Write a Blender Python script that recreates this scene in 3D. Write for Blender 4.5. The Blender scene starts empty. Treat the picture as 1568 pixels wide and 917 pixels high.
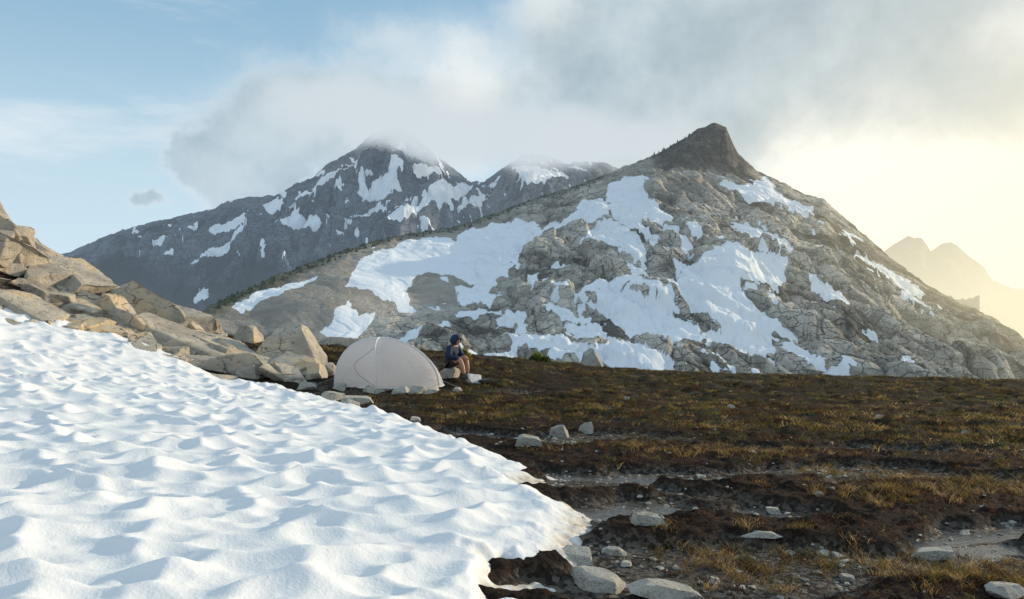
import bpy, bmesh, math, numpy as np, time
from mathutils import Vector, Matrix
T0=time.time()
def tick(s): print('TICK',s,round(time.time()-T0,1))
F=1220.0; CU=784.0; CV=458.5
rng=np.random.default_rng(7)
def P(u,v,d): return ((u-CU)/F*d, d, (CV-v)/F*d)
def sm(a,b,x):
    t=np.clip((x-a)/(b-a),0,1); return t*t*(3-2*t)
# ---------------- noise
def h32(ix,iy,s):
    a=(ix.astype(np.int64)*374761393+iy.astype(np.int64)*668265263+s*974711)&0xffffffff
    a=((a^(a>>13))*1274126177)&0xffffffff
    a=((a^(a>>16))*2246822519)&0xffffffff
    return (a^(a>>15))/4294967295.0
def gn(x,y,s=0):
    ix=np.floor(x);iy=np.floor(y);fx=x-ix;fy=y-iy
    def g(dx,dy):
        t=h32(ix+dx,iy+dy,s)*2*np.pi
        return np.cos(t)*(fx-dx)+np.sin(t)*(fy-dy)
    u=fx*fx*fx*(fx*(fx*6-15)+10);v=fy*fy*fy*(fy*(fy*6-15)+10)
    a=g(0,0);b=g(1,0);c=g(0,1);d=g(1,1)
    return 1.5*((a+(b-a)*u)*(1-v)+(c+(d-c)*u)*v)
def fbm(x,y,o=4,s=0,g=0.5):
    r=0;a=1;t=0
    for i in range(o):
        r=r+a*gn(x+17.3*i,y-9.1*i,s+i);t+=a;a*=g;x=x*2.03;y=y*2.03
    return r/t*1.3
def ridged(x,y,o=4,s=0,g=0.5):
    r=0;a=1;t=0
    for i in range(o):
        r=r+a*(1-2*np.abs(gn(x+7.7*i,y+3.1*i,s+i)));t+=a;a*=g;x=x*2.07;y=y*2.07
    return r/t
def worley(x,y,s=0,k=None):
    ix=np.floor(x);iy=np.floor(y)
    F1=np.full(x.shape,9.0);F2=np.full(x.shape,9.0);cid=np.zeros(x.shape);acc=0
    for dx in(-1,0,1):
        for dy in(-1,0,1):
            cx=ix+dx;cy=iy+dy
            px=cx+h32(cx,cy,s+1);py=cy+h32(cx,cy,s+2)
            d=(px-x)**2+(py-y)**2
            if k is not None: acc=acc+np.exp(-k*d);continue
            n=d<F1
            F2=np.where(n,F1,np.minimum(F2,d));F1=np.where(n,d,F1)
            cid=np.where(n,h32(cx,cy,s+3),cid)
    if k is not None: return -np.log(acc)/k
    return np.sqrt(F1),np.sqrt(F2),cid
def plates(x,y,s,tilt,soft=0.16):
    """fractured slabs: every cell is a flat, randomly tilted plate with worn edges"""
    ix=np.floor(x);iy=np.floor(y)
    F1=np.full(x.shape,9.0);F2=np.full(x.shape,9.0);cid=np.zeros(x.shape);ox=np.zeros(x.shape);oy=np.zeros(x.shape);tx=np.zeros(x.shape);ty=np.zeros(x.shape)
    for dx in(-1,0,1):
        for dy in(-1,0,1):
            cx=ix+dx;cy=iy+dy
            qx=cx+h32(cx,cy,s+1)-x;qy=cy+h32(cx,cy,s+2)-y
            d=qx*qx+qy*qy;n=d<F1
            F2=np.where(n,F1,np.minimum(F2,d));F1=np.where(n,d,F1)
            cid=np.where(n,h32(cx,cy,s+3),cid);ox=np.where(n,qx,ox);oy=np.where(n,qy,oy)
            tx=np.where(n,h32(cx,cy,s+4)-.5,tx);ty=np.where(n,h32(cx,cy,s+5)-.5,ty)
    e=np.sqrt(F2)-np.sqrt(F1)
    return ((cid-.1)+tilt*(tx*ox+ty*oy))*sm(0,soft,e)-.4,e,cid
# ---------------- mesh helpers
def link(o): bpy.context.scene.collection.objects.link(o); return o
def mk(name,V,polys_flat,n,mat,attrs=None,smooth=True,parent=None):
    me=bpy.data.meshes.new(name)
    V=np.ascontiguousarray(V,dtype=np.float32);I=np.ascontiguousarray(polys_flat,dtype=np.int32)
    me.vertices.add(len(V));me.vertices.foreach_set('co',V.ravel())
    me.loops.add(I.size);me.loops.foreach_set('vertex_index',I.ravel())
    me.polygons.add(len(I));me.polygons.foreach_set('loop_start',np.arange(0,I.size,n,dtype=np.int32))
    try: me.polygons.foreach_set('loop_total',np.full(len(I),n,dtype=np.int32))
    except Exception: pass
    me.polygons.foreach_set('use_smooth',np.full(len(I),smooth,dtype=bool))
    if attrs:
        for k,a in attrs.items():
            a=np.asarray(a,dtype=np.float32)
            if a.ndim==1:
                at=me.attributes.new(k,'FLOAT','POINT');at.data.foreach_set('value',a)
            else:
                at=me.attributes.new(k,'FLOAT_COLOR','POINT')
                at.data.foreach_set('color',np.concatenate([a,np.ones((len(a),1),np.float32)],1).astype(np.float32).ravel())
    me.update()
    me.materials.append(mat)
    o=link(bpy.data.objects.new(name,me))
    if parent: o.parent=parent
    return o
def grid(name,X,Y,Z,mat,attrs=None,mask=None,smooth=True):
    nr,nc=X.shape
    idx=np.arange(nr*nc).reshape(nr,nc)
    q=np.stack([idx[:-1,:-1],idx[:-1,1:],idx[1:,1:],idx[1:,:-1]],-1).reshape(-1,4)
    V=np.stack([X.ravel(),Y.ravel(),Z.ravel()],1)
    at={k:(a.ravel() if a.ndim==2 else a.reshape(-1,3)) for k,a in (attrs or {}).items()}
    if mask is not None:
        m=mask.ravel(); q=q[m[q].any(1)]
        us=np.zeros(nr*nc,bool);us[q.ravel()]=True;re=np.cumsum(us)-1
        q=re[q];V=V[us];at={k:a[us] for k,a in at.items()}
    return mk(name,V,q,4,mat,at,smooth)
# ---------------- node helper
class NT:
    def __init__(s,nt): s.nt=nt;nt.nodes.clear()
    def n(s,t,**k):
        x=s.nt.nodes.new(t)
        for a,b in k.items(): setattr(x,a,b)
        return x
    def set(s,inp,v):
        if isinstance(v,bpy.types.NodeSocket): s.nt.links.new(v,inp)
        elif v is not None:
            try: inp.default_value=v
            except Exception: inp.default_value=(*v,1)
    def m(s,op,a,b=None,c=None,clamp=False):
        x=s.n('ShaderNodeMath',operation=op,use_clamp=clamp)
        s.set(x.inputs[0],a)
        if b is not None:s.set(x.inputs[1],b)
        if c is not None:s.set(x.inputs[2],c)
        return x.outputs[0]
    def mix(s,f,a,b,bt='MIX'):
        x=s.n('ShaderNodeMix',data_type='RGBA',blend_type=bt)
        s.set(x.inputs[0],f)
        for i,v in((6,a),(7,b)):
            s.set(x.inputs[i],(*v,1) if isinstance(v,tuple) and len(v)==3 else v)
        return x.outputs[2]
    def noise(s,vec,scale,detail=4,rough=0.55,dist=0,out=0):
        x=s.n('ShaderNodeTexNoise');
        if vec is not None:s.set(x.inputs['Vector'],vec)
        x.inputs['Scale'].default_value=scale;x.inputs['Detail'].default_value=detail
        x.inputs['Roughness'].default_value=rough;x.inputs['Distortion'].default_value=dist
        return x.outputs[out]
    def vor(s,vec,scale,feat='F1',out='Distance'):
        x=s.n('ShaderNodeTexVoronoi',feature=feat);s.set(x.inputs['Vector'],vec);x.inputs['Scale'].default_value=scale
        return x.outputs[out]
    def ss(s,v,a,b,lo=0.0,hi=1.0):
        x=s.n('ShaderNodeMapRange',interpolation_type='SMOOTHSTEP')
        s.set(x.inputs[0],v);x.inputs[1].default_value=a;x.inputs[2].default_value=b;x.inputs[3].default_value=lo;x.inputs[4].default_value=hi
        return x.outputs[0]
    def attr(s,name,out='Fac'):
        x=s.n('ShaderNodeAttribute',attribute_name=name);return x.outputs[out]
    def pos(s): return s.n('ShaderNodeNewGeometry').outputs['Position']
    def obj(s): return s.n('ShaderNodeTexCoord').outputs['Object']
    def scale(s,v,sc):
        x=s.n('ShaderNodeVectorMath',operation='MULTIPLY');s.set(x.inputs[0],v);x.inputs[1].default_value=sc;return x.outputs[0]
    def warp(s,p,sc,amt):
        dv=s.n('ShaderNodeVectorMath',operation='ADD');s.set(dv.inputs[0],p)
        nv=s.n('ShaderNodeVectorMath',operation='SCALE');s.set(nv.inputs[0],s.noise(p,sc,2,out=1));nv.inputs[3].default_value=amt
        s.set(dv.inputs[1],nv.outputs[0]);return dv.outputs[0]
    def bump(s,h,st,dist,nrm=None):
        x=s.n('ShaderNodeBump');x.inputs['Strength'].default_value=st;x.inputs['Distance'].default_value=dist
        s.set(x.inputs['Height'],h)
        if nrm is not None:s.set(x.inputs['Normal'],nrm)
        return x.outputs[0]
    def pbr(s,col,rough=0.9,nrm=None,spec=0.3,**k):
        b=s.n('ShaderNodeBsdfPrincipled')
        s.set(b.inputs['Base Color'],(*col,1) if isinstance(col,tuple) and len(col)==3 else col)
        s.set(b.inputs['Roughness'],rough);s.set(b.inputs['Specular IOR Level'],spec)
        if nrm is not None:s.set(b.inputs['Normal'],nrm)
        for a,v in k.items(): s.set(b.inputs[a],v)
        return b.outputs[0]
    def out(s,sh,vol=False):
        o=s.n('ShaderNodeOutputMaterial');s.nt.links.new(sh,o.inputs['Volume' if vol else 'Surface'])
def mat(name):
    m=bpy.data.materials.new(name);m.use_nodes=True;return m,NT(m.node_tree)
# ---------------- materials
def simple(name,col,rough=0.8,bs=40,bst=0.2,bd=0.01,var=0.25):
    m,n=mat(name);o=n.obj();f=n.noise(o,bs,3)
    c=n.mix(f,tuple(x*(1-var) for x in col),tuple(min(1,x*(1+var)) for x in col))
    n.out(n.pbr(c,rough,n.bump(f,bst,bd)));return m
def mountain_mat(name,sc,rockd,rock1,rock2,scree,veg,snowc=(0.84,0.87,0.91)):
    m,n=mat(name);p=n.pos()
    n2=n.noise(p,0.10/sc,5,0.65);n3=n.noise(n.scale(p,(1,1,2.2)),0.55/sc,4,0.62)
    tn=n.m('ADD',n.attr('tone'),n.m('MULTIPLY',n.m('SUBTRACT',n2,0.5),0.9))
    c=n.mix(n.ss(tn,0.15,0.85),rock1,rock2)
    c=n.mix(n.ss(tn,0.26,-0.05),c,rockd)
    c=n.mix(n.ss(n3,0.52,0.36,0,0.4),c,rockd)
    # joints in the granite, stretched along the slabs
    cr=n.vor(n.scale(n.warp(p,0.05/sc,14*sc),(0.8,0.8,2.0)),0.12/sc,'DISTANCE_TO_EDGE')
    jk=n.ss(cr,0.0,0.035,0.75,0)
    c=n.mix(n.m('MULTIPLY',jk,n.m('SUBTRACT',1.0,n.attr('scree'))),c,tuple(x*0.4 for x in rockd))
    c=n.mix(n.m('MULTIPLY',n.attr('crk'),n.ss(n3,0.3,0.6,0.5,0.95)),c,tuple(x*0.35 for x in rockd))
    sc_f=n.attr('scree')
    c=n.mix(n.m('MULTIPLY',sc_f,0.9),c,n.mix(n.ss(n2,.3,.7),tuple(x*.75 for x in scree),scree))
    vf=n.m('MULTIPLY',n.attr('veg'),n.ss(n.m('ADD',n2,n.m('MULTIPLY',n3,0.4)),0.5,0.8,0.45,1))
    c=n.mix(vf,c,veg)
    s=n.m('ADD',n.attr('snow'),n.m('MULTIPLY',n.m('SUBTRACT',n3,0.5),0.6))
    sf=n.ss(s,0.46,0.54)
    c=n.mix(sf,c,n.mix(n2,snowc,tuple(x*0.93 for x in snowc)))
    h=n.m('ADD',n.m('SUBTRACT',n3,n.m('MULTIPLY',jk,0.6)),n.m('MULTIPLY',n2,3.0))
    h=n.m('MULTIPLY',h,n.m('SUBTRACT',1.0,n.m('MULTIPLY',n.m('MAXIMUM',sf,n.m('MULTIPLY',sc_f,0.7)),0.93)))
    n.out(n.pbr(c,0.95,n.bump(h,1.0,1.2*sc),0.05));return m
M1mat=mountain_mat('granite_near',1.0,(0.11,0.098,0.084),(0.32,0.29,0.245),(0.64,0.59,0.51),(0.34,0.30,0.25),(0.06,0.07,0.035))
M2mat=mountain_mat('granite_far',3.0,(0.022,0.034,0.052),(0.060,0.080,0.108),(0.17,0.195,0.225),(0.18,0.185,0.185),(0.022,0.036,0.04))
def rock_mat(name,a,b,warm,crk=0.0):
    m,n=mat(name);p=n.pos()
    n1=n.noise(p,0.8,4,0.6);n2=n.noise(p,6,6,0.7);n3=n.noise(p,55,3,0.65)
    c=n.mix(n.ss(n1,0.35,0.65),a,b)
    c=n.mix(n.ss(n1,0.50,0.66,0,0.65),c,warm)
    c=n.mix(n.ss(n2,0.47,0.34,0,0.65),c,tuple(x*0.33 for x in a))
    c=n.mix(n.ss(n3,0.54,0.70,0,0.5),c,(0.10,0.095,0.09))
    h=n.m('ADD',n2,n.m('MULTIPLY',n3,0.2))
    if crk:
        cr=n.vor(n.scale(n.warp(p,1.6,1.1),(0.6,0.6,2.4)),0.8,'DISTANCE_TO_EDGE')
        k=n.m('MULTIPLY',n.ss(cr,0.0,0.013,1,0),n.ss(n1,0.45,0.56))
        c=n.mix(n.m('MULTIPLY',k,crk),c,(0.06,0.05,0.04));h=n.m('SUBTRACT',h,n.m('MULTIPLY',k,.6))
    n.out(n.pbr(c,0.9,n.bump(h,1.0,0.08),0.15));return m
ROCK=rock_mat('granite_boulder',(0.40,0.355,0.29),(0.64,0.575,0.48),(0.66,0.47,0.24),0.55)
STONE=rock_mat('granite_stone',(0.42,0.395,0.345),(0.60,0.57,0.50),(0.54,0.46,0.34))
SNOW,n=mat('old_snow');p=n.pos()
n1=n.noise(p,0.6,3);n2=n.noise(p,12,4,0.65);n3=n.noise(p,45,2,0.6)
c=n.mix(n1,(0.85,0.85,0.85),(0.79,0.805,0.825))
c=n.mix(n.ss(n3,0.69,0.75,0,0.3),c,(0.35,0.28,0.2))
c=n.mix(n.m('MULTIPLY',n.attr('edge'),n.ss(n2,0.3,0.65,0.2,1)),c,(0.46,0.37,0.26))
n.out(n.pbr(c,0.6,n.bump(n.m('ADD',n2,n.m('MULTIPLY',n3,0.5)),0.45,0.014),0.2))
GR,n=mat('meadow_soil');p=n.pos()
n1=n.noise(p,1.3,4);n2=n.noise(p,9,5,0.7);n3=n.noise(p,45,3,0.7);pe=n.vor(p,28)
mt=n.attr('mat');wt=n.attr('wet');gs=n.attr('grass')
x=n.n('ShaderNodeSeparateColor');n.set(x.inputs[0],n.vor(p,28,out='Color'))
grav=n.mix(n.ss(x.outputs[0],0.2,1.0),(0.04,0.033,0.028),(0.21,0.185,0.155))
soil=n.mix(n.ss(n2,0.3,0.7),(0.012,0.0085,0.0065),(0.056,0.031,0.020))
soil=n.mix(n.ss(n1,0.55,0.35,0,0.7),soil,(0.011,0.008,0.006))
c=n.mix(mt,grav,soil)
gc=n.mix(n.ss(n1,0.35,0.65),(0.046,0.029,0.016),(0.062,0.055,0.025))
gc=n.mix(n.ss(n2,0.6,0.42,0,0.8),gc,(0.018,0.012,0.008))
c=n.mix(n.m('MULTIPLY',gs,0.85),c,gc)
c=n.mix(n.m('MULTIPLY',wt,0.5),c,(0.03,0.026,0.022))
wf=n.ss(n.m('ADD',wt,n.m('MULTIPLY',n.m('SUBTRACT',n2,0.5),1.3)),0.52,0.78)
ro=n.m('SUBTRACT',0.95,n.m('MULTIPLY',wf,0.80))
h=n.m('ADD',n2,n.m('ADD',n.m('MULTIPLY',n3,0.5),n.m('MULTIPLY',pe,-0.3)))
h=n.m('MULTIPLY',h,n.m('SUBTRACT',1,n.m('MULTIPLY',wf,0.90)))
n.out(n.pbr(c,ro,n.bump(h,1.0,0.06),n.m('ADD',0.1,n.m('MULTIPLY',wf,0.45))))
GRASS,n=mat('grass_blades');c=n.attr('col','Color')
b=n.pbr(c,0.7,None,0.15)
t=n.n('ShaderNodeBsdfTranslucent');n.set(t.inputs[0],n.mix(1.0,c,(1.9,1.75,1.2),'MULTIPLY'))
mx=n.n('ShaderNodeMixShader');mx.inputs[0].default_value=0.5;n.set(mx.inputs[1],b);n.set(mx.inputs[2],t.outputs[0]);n.out(mx.outputs[0])
# ---------------- foreground terrain
C=[(784,917,4.6),(0,917,4.0),(1568,917,4.8),(400,917,4.3),(910,790,6.4),(1568,790,6.8),(1200,790,6.6),
(0,750,6.5),(0,620,11),(0,505,18),(400,700,9),(400,620,15.5),(200,600,15),(230,550,19),(350,585,19.3),(500,610,18),
(700,670,11.2),(590,600,20),(675,600,20.5),(700,583,22),(850,700,9.6),(850,640,14.5),(1100,650,14),(1568,660,13.5),(1400,700,10.5),
(620,538,28),(720,545,29),(850,560,31),(1000,580,34),(1200,592,36),(1568,603,36),(1000,600,24),(1300,610,24),(1568,622,22),
(500,532,27),(430,528,26),(340,520,26),(0,345,24),(0,430,21),(100,425,25),(100,470,21.5),(200,475,26),(300,505,26.5),(240,515,22)]
C=[P(*c) for c in C]
C+=[(-30,24,6.5),(-24,10,1.2),(-20,0,0.2),(0,-6,-1.5),(20,-4,-1.8),(28,8,-2.3),(34,20,-3.2),(40,34,-5),
(-30,34,3),(-16,34,-1.5),(-6,38,-5),(4,42,-7),(16,46,-9),(30,48,-10),(-40,60,-12),(-10,60,-17),(15,65,-21),(45,70,-24),
(-90,120,-60),(-30,120,-62),(30,120,-62),(100,120,-62),(-60,85,-32),(0,88,-35),(60,90,-37)]
C=np.array(C,float)
def U(r2): return r2*np.log(np.maximum(r2,1e-12))
N=len(C)
A=np.zeros((N+3,N+3));dd=((C[:,None,:2]-C[None,:,:2])**2).sum(-1);A[:N,:N]=U(dd)+np.eye(N)*0.3
A[:N,N]=1;A[:N,N+1:]=C[:,:2];A[N,:N]=1;A[N+1:,:N]=C[:,:2].T
W=np.linalg.solve(A,np.concatenate([C[:,2],[0,0,0]]))
def tps(x,y):
    x=np.asarray(x,float);y=np.asarray(y,float)
    z=W[N]+W[N+1]*x+W[N+2]*y
    for i in range(N): z=z+W[i]*U((x-C[i,0])**2+(y-C[i,1])**2)
    return z
def tps_grid(X,Y,st=6):
    nr,nc=X.shape;ri=np.unique(np.append(np.arange(0,nr,st),nr-1));ci=np.unique(np.append(np.arange(0,nc,st),nc-1))
    z=tps(X[np.ix_(ri,ci)],Y[np.ix_(ri,ci)])
    a=np.array([np.interp(np.arange(nc),ci,r) for r in z])
    t=np.interp(np.arange(nr),ri,np.arange(len(ri)));i0=np.minimum(t.astype(int),len(ri)-2);f=(t-i0)[:,None]
    return a[i0]*(1-f)+a[i0+1]*f
def cast(u,v,f=None):
    ds=np.geomspace(3,60,1500);x=(u-CU)/F*ds;z=(CV-v)/F*ds
    g=(f or tps)(x,ds);k=np.argmax(z<g)
    return x[k],ds[k],g[k]
SB=[(880,945),(888,905),(872,870),(880,835),(905,790),(860,765),(800,742),(845,728),(800,712),(700,672),(600,638),(500,612),(430,596),(350,586)]
sb=[cast(u,v)[:2] for u,v in SB]
sb=np.array([(0.35,-6),(0.36,3.6)]+sb+[(-8.2,20.3),(-10.5,20.6),(-13,19.6),(-17,20),(-30,20),(-34,-6)],float)
hol=np.array([cast(u,v)[:2] for u,v in [(745,945),(752,905),(735,875),(770,868),(800,880),(850,880),(880,905),(875,945)]])
def seg_dist(px,py,a,b):
    abx,aby=b[0]-a[0],b[1]-a[1];t=np.clip(((px-a[0])*abx+(py-a[1])*aby)/(abx*abx+aby*aby+1e-12),0,1)
    return np.hypot(px-a[0]-t*abx,py-a[1]-t*aby)
def sdpoly(px,py,poly):
    d=np.full(px.shape,1e9);ins=np.zeros(px.shape,bool);n_=len(poly)
    for i in range(n_):
        a=poly[i];b=poly[(i+1)%n_]
        d=np.minimum(d,seg_dist(px,py,a,b))
        if a[1]!=b[1]:
            c_=((a[1]>py)!=(b[1]>py))&(px<(b[0]-a[0])*(py-a[1])/(b[1]-a[1])+a[0]);ins^=c_
    return np.where(ins,d,-d)
WETS=[(690,660,860,680,.26),(860,726,1060,735,.20),(900,782,1010,776,.28),(1010,778,1250,786,.20),(1420,822,1580,806,.16),(1250,742,1330,738,.12),(1400,850,1568,838,.16),(820,810,900,812,.14),(1000,745,1200,752,.06)]
wets=[(cast(a,b)[:2],cast(c_,d_)[:2],w) for a,b,c_,d_,w in WETS]
def layers(x,y):
    nb=fbm(x*0.33+3.1,y*0.85,4,21)+0.20
    wv=np.zeros_like(x)
    xx=x+0.25*gn(x*1.3,y*1.3,5);yy=y+0.25*gn(x*1.5,y*1.7,6)
    for a,b,w in wets: wv=np.maximum(wv,1-sm(w*0.6,w*2.0,seg_dist(xx,yy,a,b)))
    mt=sm(-0.05,0.12,nb)*(1-sm(0.1,0.6,wv))
    g=sm(11.5,16.5,y+0.5*x+3.0*fbm(x*0.5,y*0.9,3,33))*sm(-5,-1,x+np.maximum(0,y-19)*0.9)
    g=g*sm(-0.45,-0.02,fbm(x*0.45,y*0.5,3,35))
    wt=np.maximum(wv,(1-sm(-0.35,-0.10,nb))*0.6*(1-g))
    return mt,wt,g
def ground(x,y,full=False,st=0):
    x=np.asarray(x,float);y=np.asarray(y,float)
    mt,wt,g=layers(x,y)
    z=tps_grid(x,y,st) if st else tps(x,y)
    fade=1-sm(40,60,y)
    z=z+mt*0.09*(1-g)-0.04
    dry=1-wt
    z=z+fade*(g*(0.15*ridged(x*0.45,y*0.7,3,41)+0.07*fbm(x*1.6,y*1.9,3,42))+dry*(0.03*fbm(x*2.5,y*2.5,3,43)+mt*0.05*np.abs(fbm(x*5,y*6,3,44))))
    if full: return z,mt,wt,g
    return z
ds=np.concatenate([np.geomspace(1.6,42,700),np.geomspace(42.5,125,40)])
aa=np.linspace(-1.15,1.15,950)
Y=np.repeat(ds[:,None],len(aa),1);X=Y*aa[None,:]
Z,mt,wt,gs=ground(X,Y,True,6)
grid('meadow_ground',X,Y,Z,GR,{'mat':mt,'wet':wt,'grass':gs})
tick('ground')
ds=np.geomspace(1.6,24,880);aa=np.linspace(-1.25,0.25,950)
Y=np.repeat(ds[:,None],len(aa),1);X=Y*aa[None,:]
sd=sdpoly(X,Y,sb)+0.09*fbm(X*1.6,Y*1.6,3,51)+0.05*fbm(X*7,Y*7,3,52)
sh=sdpoly(X,Y,hol)+0.10*fbm(X*3,Y*3,3,53)
wx=X+0.08*gn(X*1.3,Y*1.3,61);wy=Y+0.08*gn(X*1.3,Y*1.3,62)
ca,sa=math.cos(math.radians(-24)),math.sin(math.radians(-24))
rx=(ca*wx-sa*wy);ry=(sa*wx+ca*wy)
cup=worley(rx*2.8,ry*4.5,63,k=8.0)
cup2=worley(rx*5.5,ry*8.0,67,k=8.0)
depthf=sm(0,0.6,sd)*(1-0.8*sm(-0.2,0.1,sh))
base=tps_grid(X,Y,6)
Zs=base+0.16*(1-np.exp(-np.maximum(sd,0)/0.30))+np.minimum(sd,0)*0.6-0.02
Zs+=depthf*(0.150*cup*(1+0.45*fbm(X*0.7,Y*0.7,2,70))+0.018*cup2+0.035*fbm(X*0.8,Y*1.1,2,68))
Zs-=sm(-0.12,0.08,sh)*0.10
Zs+=sm(-.1,.1,sh)*0.03*fbm(X*5,Y*5,3,55)
edge=np.maximum((1-sm(0.0,0.30,sd))*0.9,sm(-0.1,0.05,sh)*0.8)
grid('snow_field',X,Y,Zs,SNOW,{'edge':edge},mask=sd>-0.35)
tick('snow')
# ---------------- mountains
def interp(pts,u):
    pts=np.array(pts,float);return np.interp(u,pts[:,0],pts[:,1])
def polymask(U_,V_,polys,amp,seed,soft,bias,extra):
    n1=fbm(U_/34,V_/34,4,seed,0.62)*amp;n2=fbm(U_/34+50,V_/34,4,seed+9,0.62)*amp
    uu=U_+n1;vv=V_+n2*0.8
    best=np.full(U_.shape,-99.0)
    for p_ in polys:
        p_=np.array(p_,float);mn=p_.min(0)-15;mx_=p_.max(0)+15
        s_=(uu>mn[0])&(uu<mx_[0])&(vv>mn[1])&(vv<mx_[1])
        if s_.any(): best[s_]=np.maximum(best[s_],sdpoly(uu[s_],vv[s_],p_))
    best=np.maximum(best,extra)
    return np.clip(0.5+(best+bias)/soft,0,1)
SN1=[[(523,438),(545,410),(575,385),(620,370),(700,365),(740,345),(780,338),(815,340),(835,350),(860,335),(900,312),(925,310),(935,325),(915,340),(870,350),(840,362),(815,385),(790,405),(760,425),(735,440),(720,430),(690,415),(665,410),(640,425),(625,450),(635,475),(615,478),(590,462),(560,448)],
[(640,408),(700,395),(770,385),(800,392),(765,430),(735,445),(690,425)],
[(690,440),(730,445),(760,458),(750,470),(710,465)],
[(935,285),(960,270),(990,275),(985,290),(1010,315),(1030,330),(1025,345),(1000,340),(985,345),(1010,370),(1000,378),(970,350),(935,335)],
[(915,338),(950,342),(975,365),(985,390),(990,410),(965,405),(945,385),(895,375)],
[(1030,405),(1060,410),(1085,395),(1110,385),(1150,395),(1180,400),(1205,405),(1195,440),(1165,440),(1130,435),(1140,465),(1170,480),(1185,520),(1160,540),(1125,530),(1095,490),(1060,475),(1035,445)],
[(910,450),(960,455),(1000,460),(1035,490),(1070,495),(1085,515),(1050,515),(1020,530),(980,515),(940,495),(915,485)],
[(900,530),(960,525),(1010,535),(1035,555),(1010,570),(1030,582),(960,572),(920,552)],
[(1115,342),(1150,352),(1190,370),(1215,390),(1210,402),(1180,388),(1140,365)],
[(1095,275),(1130,280),(1170,275),(1200,300),(1240,320),(1250,340),(1220,335),(1180,315),(1140,300),(1110,290)],
[(355,472),(400,448),(450,430),(490,420),(485,428),(440,447),(400,468),(370,478)],
[(490,515),(515,480),(530,463),(550,490),(572,478),(560,510),(545,520),(510,522)],
[(600,522),(640,503),(690,492),(700,500),(650,517),(610,529)],
[(780,515),(820,510),(870,520),(900,530),(880,542),(830,542),(800,537),(795,550),(780,547)],
[(1310,395),(1350,408),(1405,440),(1415,455),(1370,442)],[(1375,460),(1402,460),(1427,485),(1434,498),(1398,480)],
[(1240,428),(1265,435),(1303,467),(1270,459),(1248,450)],[(803,425),(820,422),(825,450),(812,457)],
[(828,470),(870,480),(892,490),(865,494),(840,487)],[(1383,546),(1407,560),(1395,572),(1385,564)],[(1045,345),(1078,358),(1074,372),(1048,360)],
[(960,410),(985,415),(1000,425),(985,435),(965,425)],[(1180,440),(1195,470),(1190,480),(1175,460)],[(690,478),(740,474),(765,484),(720,492)],[(860,498),(905,498),(910,514),(870,514)],
[(985,440),(1030,450),(1045,480),(1020,478)],[(730,398),(770,400),(760,432),(720,430)],[(1060,500),(1100,500),(1105,512),(1070,516)],[(1010,330),(1040,360),(1065,385),(1050,388),(1020,360)],
[(880,535),(920,540),(960,560),(950,572),(900,560)],[(1110,400),(1140,420),(1130,450),(1100,440)]]
def mountain(name,mat_,u0,u1,nc,nf,nb,sil,dep,yf,zf,gp,crag,noise_fn,polys,soft,amp,seed,back,extra_fn):
    u=np.linspace(u0,u1,nc);a=(u-CU)/F
    e=(CV-interp(sil,u))/F;e_base=(CV-interp(crag[0],u))/F if crag else e
    D=interp(dep,u)
    t=np.linspace(0,1,nf);s=np.concatenate([t**1.15,1+np.linspace(0,1,nb+1)[1:]*back])
    S=np.repeat(s[:,None],nc,1);A_=np.repeat(a[None,:],len(s),0)
    Yr=yf+(D[None,:]-yf)*S
    zr=e_base*D
    gS=np.where(S<=1,np.clip(S,0,1)**gp,1)
    Zr=zf+(zr[None,:]-zf)*gS
    if crag: Zr=Zr+((e-e_base)*D)[None,:]*sm(crag[1],crag[2],S)
    Zr=Zr-np.maximum(S-1,0)*(D[None,:]-yf)*0.6
    Xr=A_*Yr
    att=np.clip(np.abs(1-S)*5,0.0,1)
    dz,at=noise_fn(Xr,Yr,S,A_*F+CU,att)
    U_=A_*F+CU;V0=CV-Zr/Yr*F
    Zr=Zr+dz
    V_=CV-Zr/Yr*F
    snow=polymask(U_,V0*0.5+V_*0.5,polys,amp,seed,soft,at.pop('bias'),extra_fn(U_,V_,S,Xr,Yr))
    at['snow']=np.where(S>1.02,0,snow)
    for k,f in at.items():
        if callable(f): at[k]=f(U_,V_)
    return grid(name,Xr,Yr,Zr,mat_,at)
SIL1=[(0,600),(150,560),(250,505),(300,478),(350,455),(430,420),(520,385),(600,362),(700,346),(760,325),(830,300),(880,285),(930,265),(1000,238),(1030,222),(1050,210),(1070,196),(1095,188),(1112,195),(1120,215),(1130,234),(1160,262),(1200,280),(1225,294),(1262,305),(1290,330),(1330,365),(1370,400),(1420,437),(1470,462),(1520,485),(1568,520),(1700,600),(1950,720)]
BASE1=sorted([p_ for p_ in SIL1 if not 1001<p_[0]<1159]+[(1080,240)])
DEP1=[(0,260),(300,350),(430,440),(600,560),(800,700),(1000,790),(1100,820),(1250,760),(1400,640),(1568,520),(1950,400)]
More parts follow.
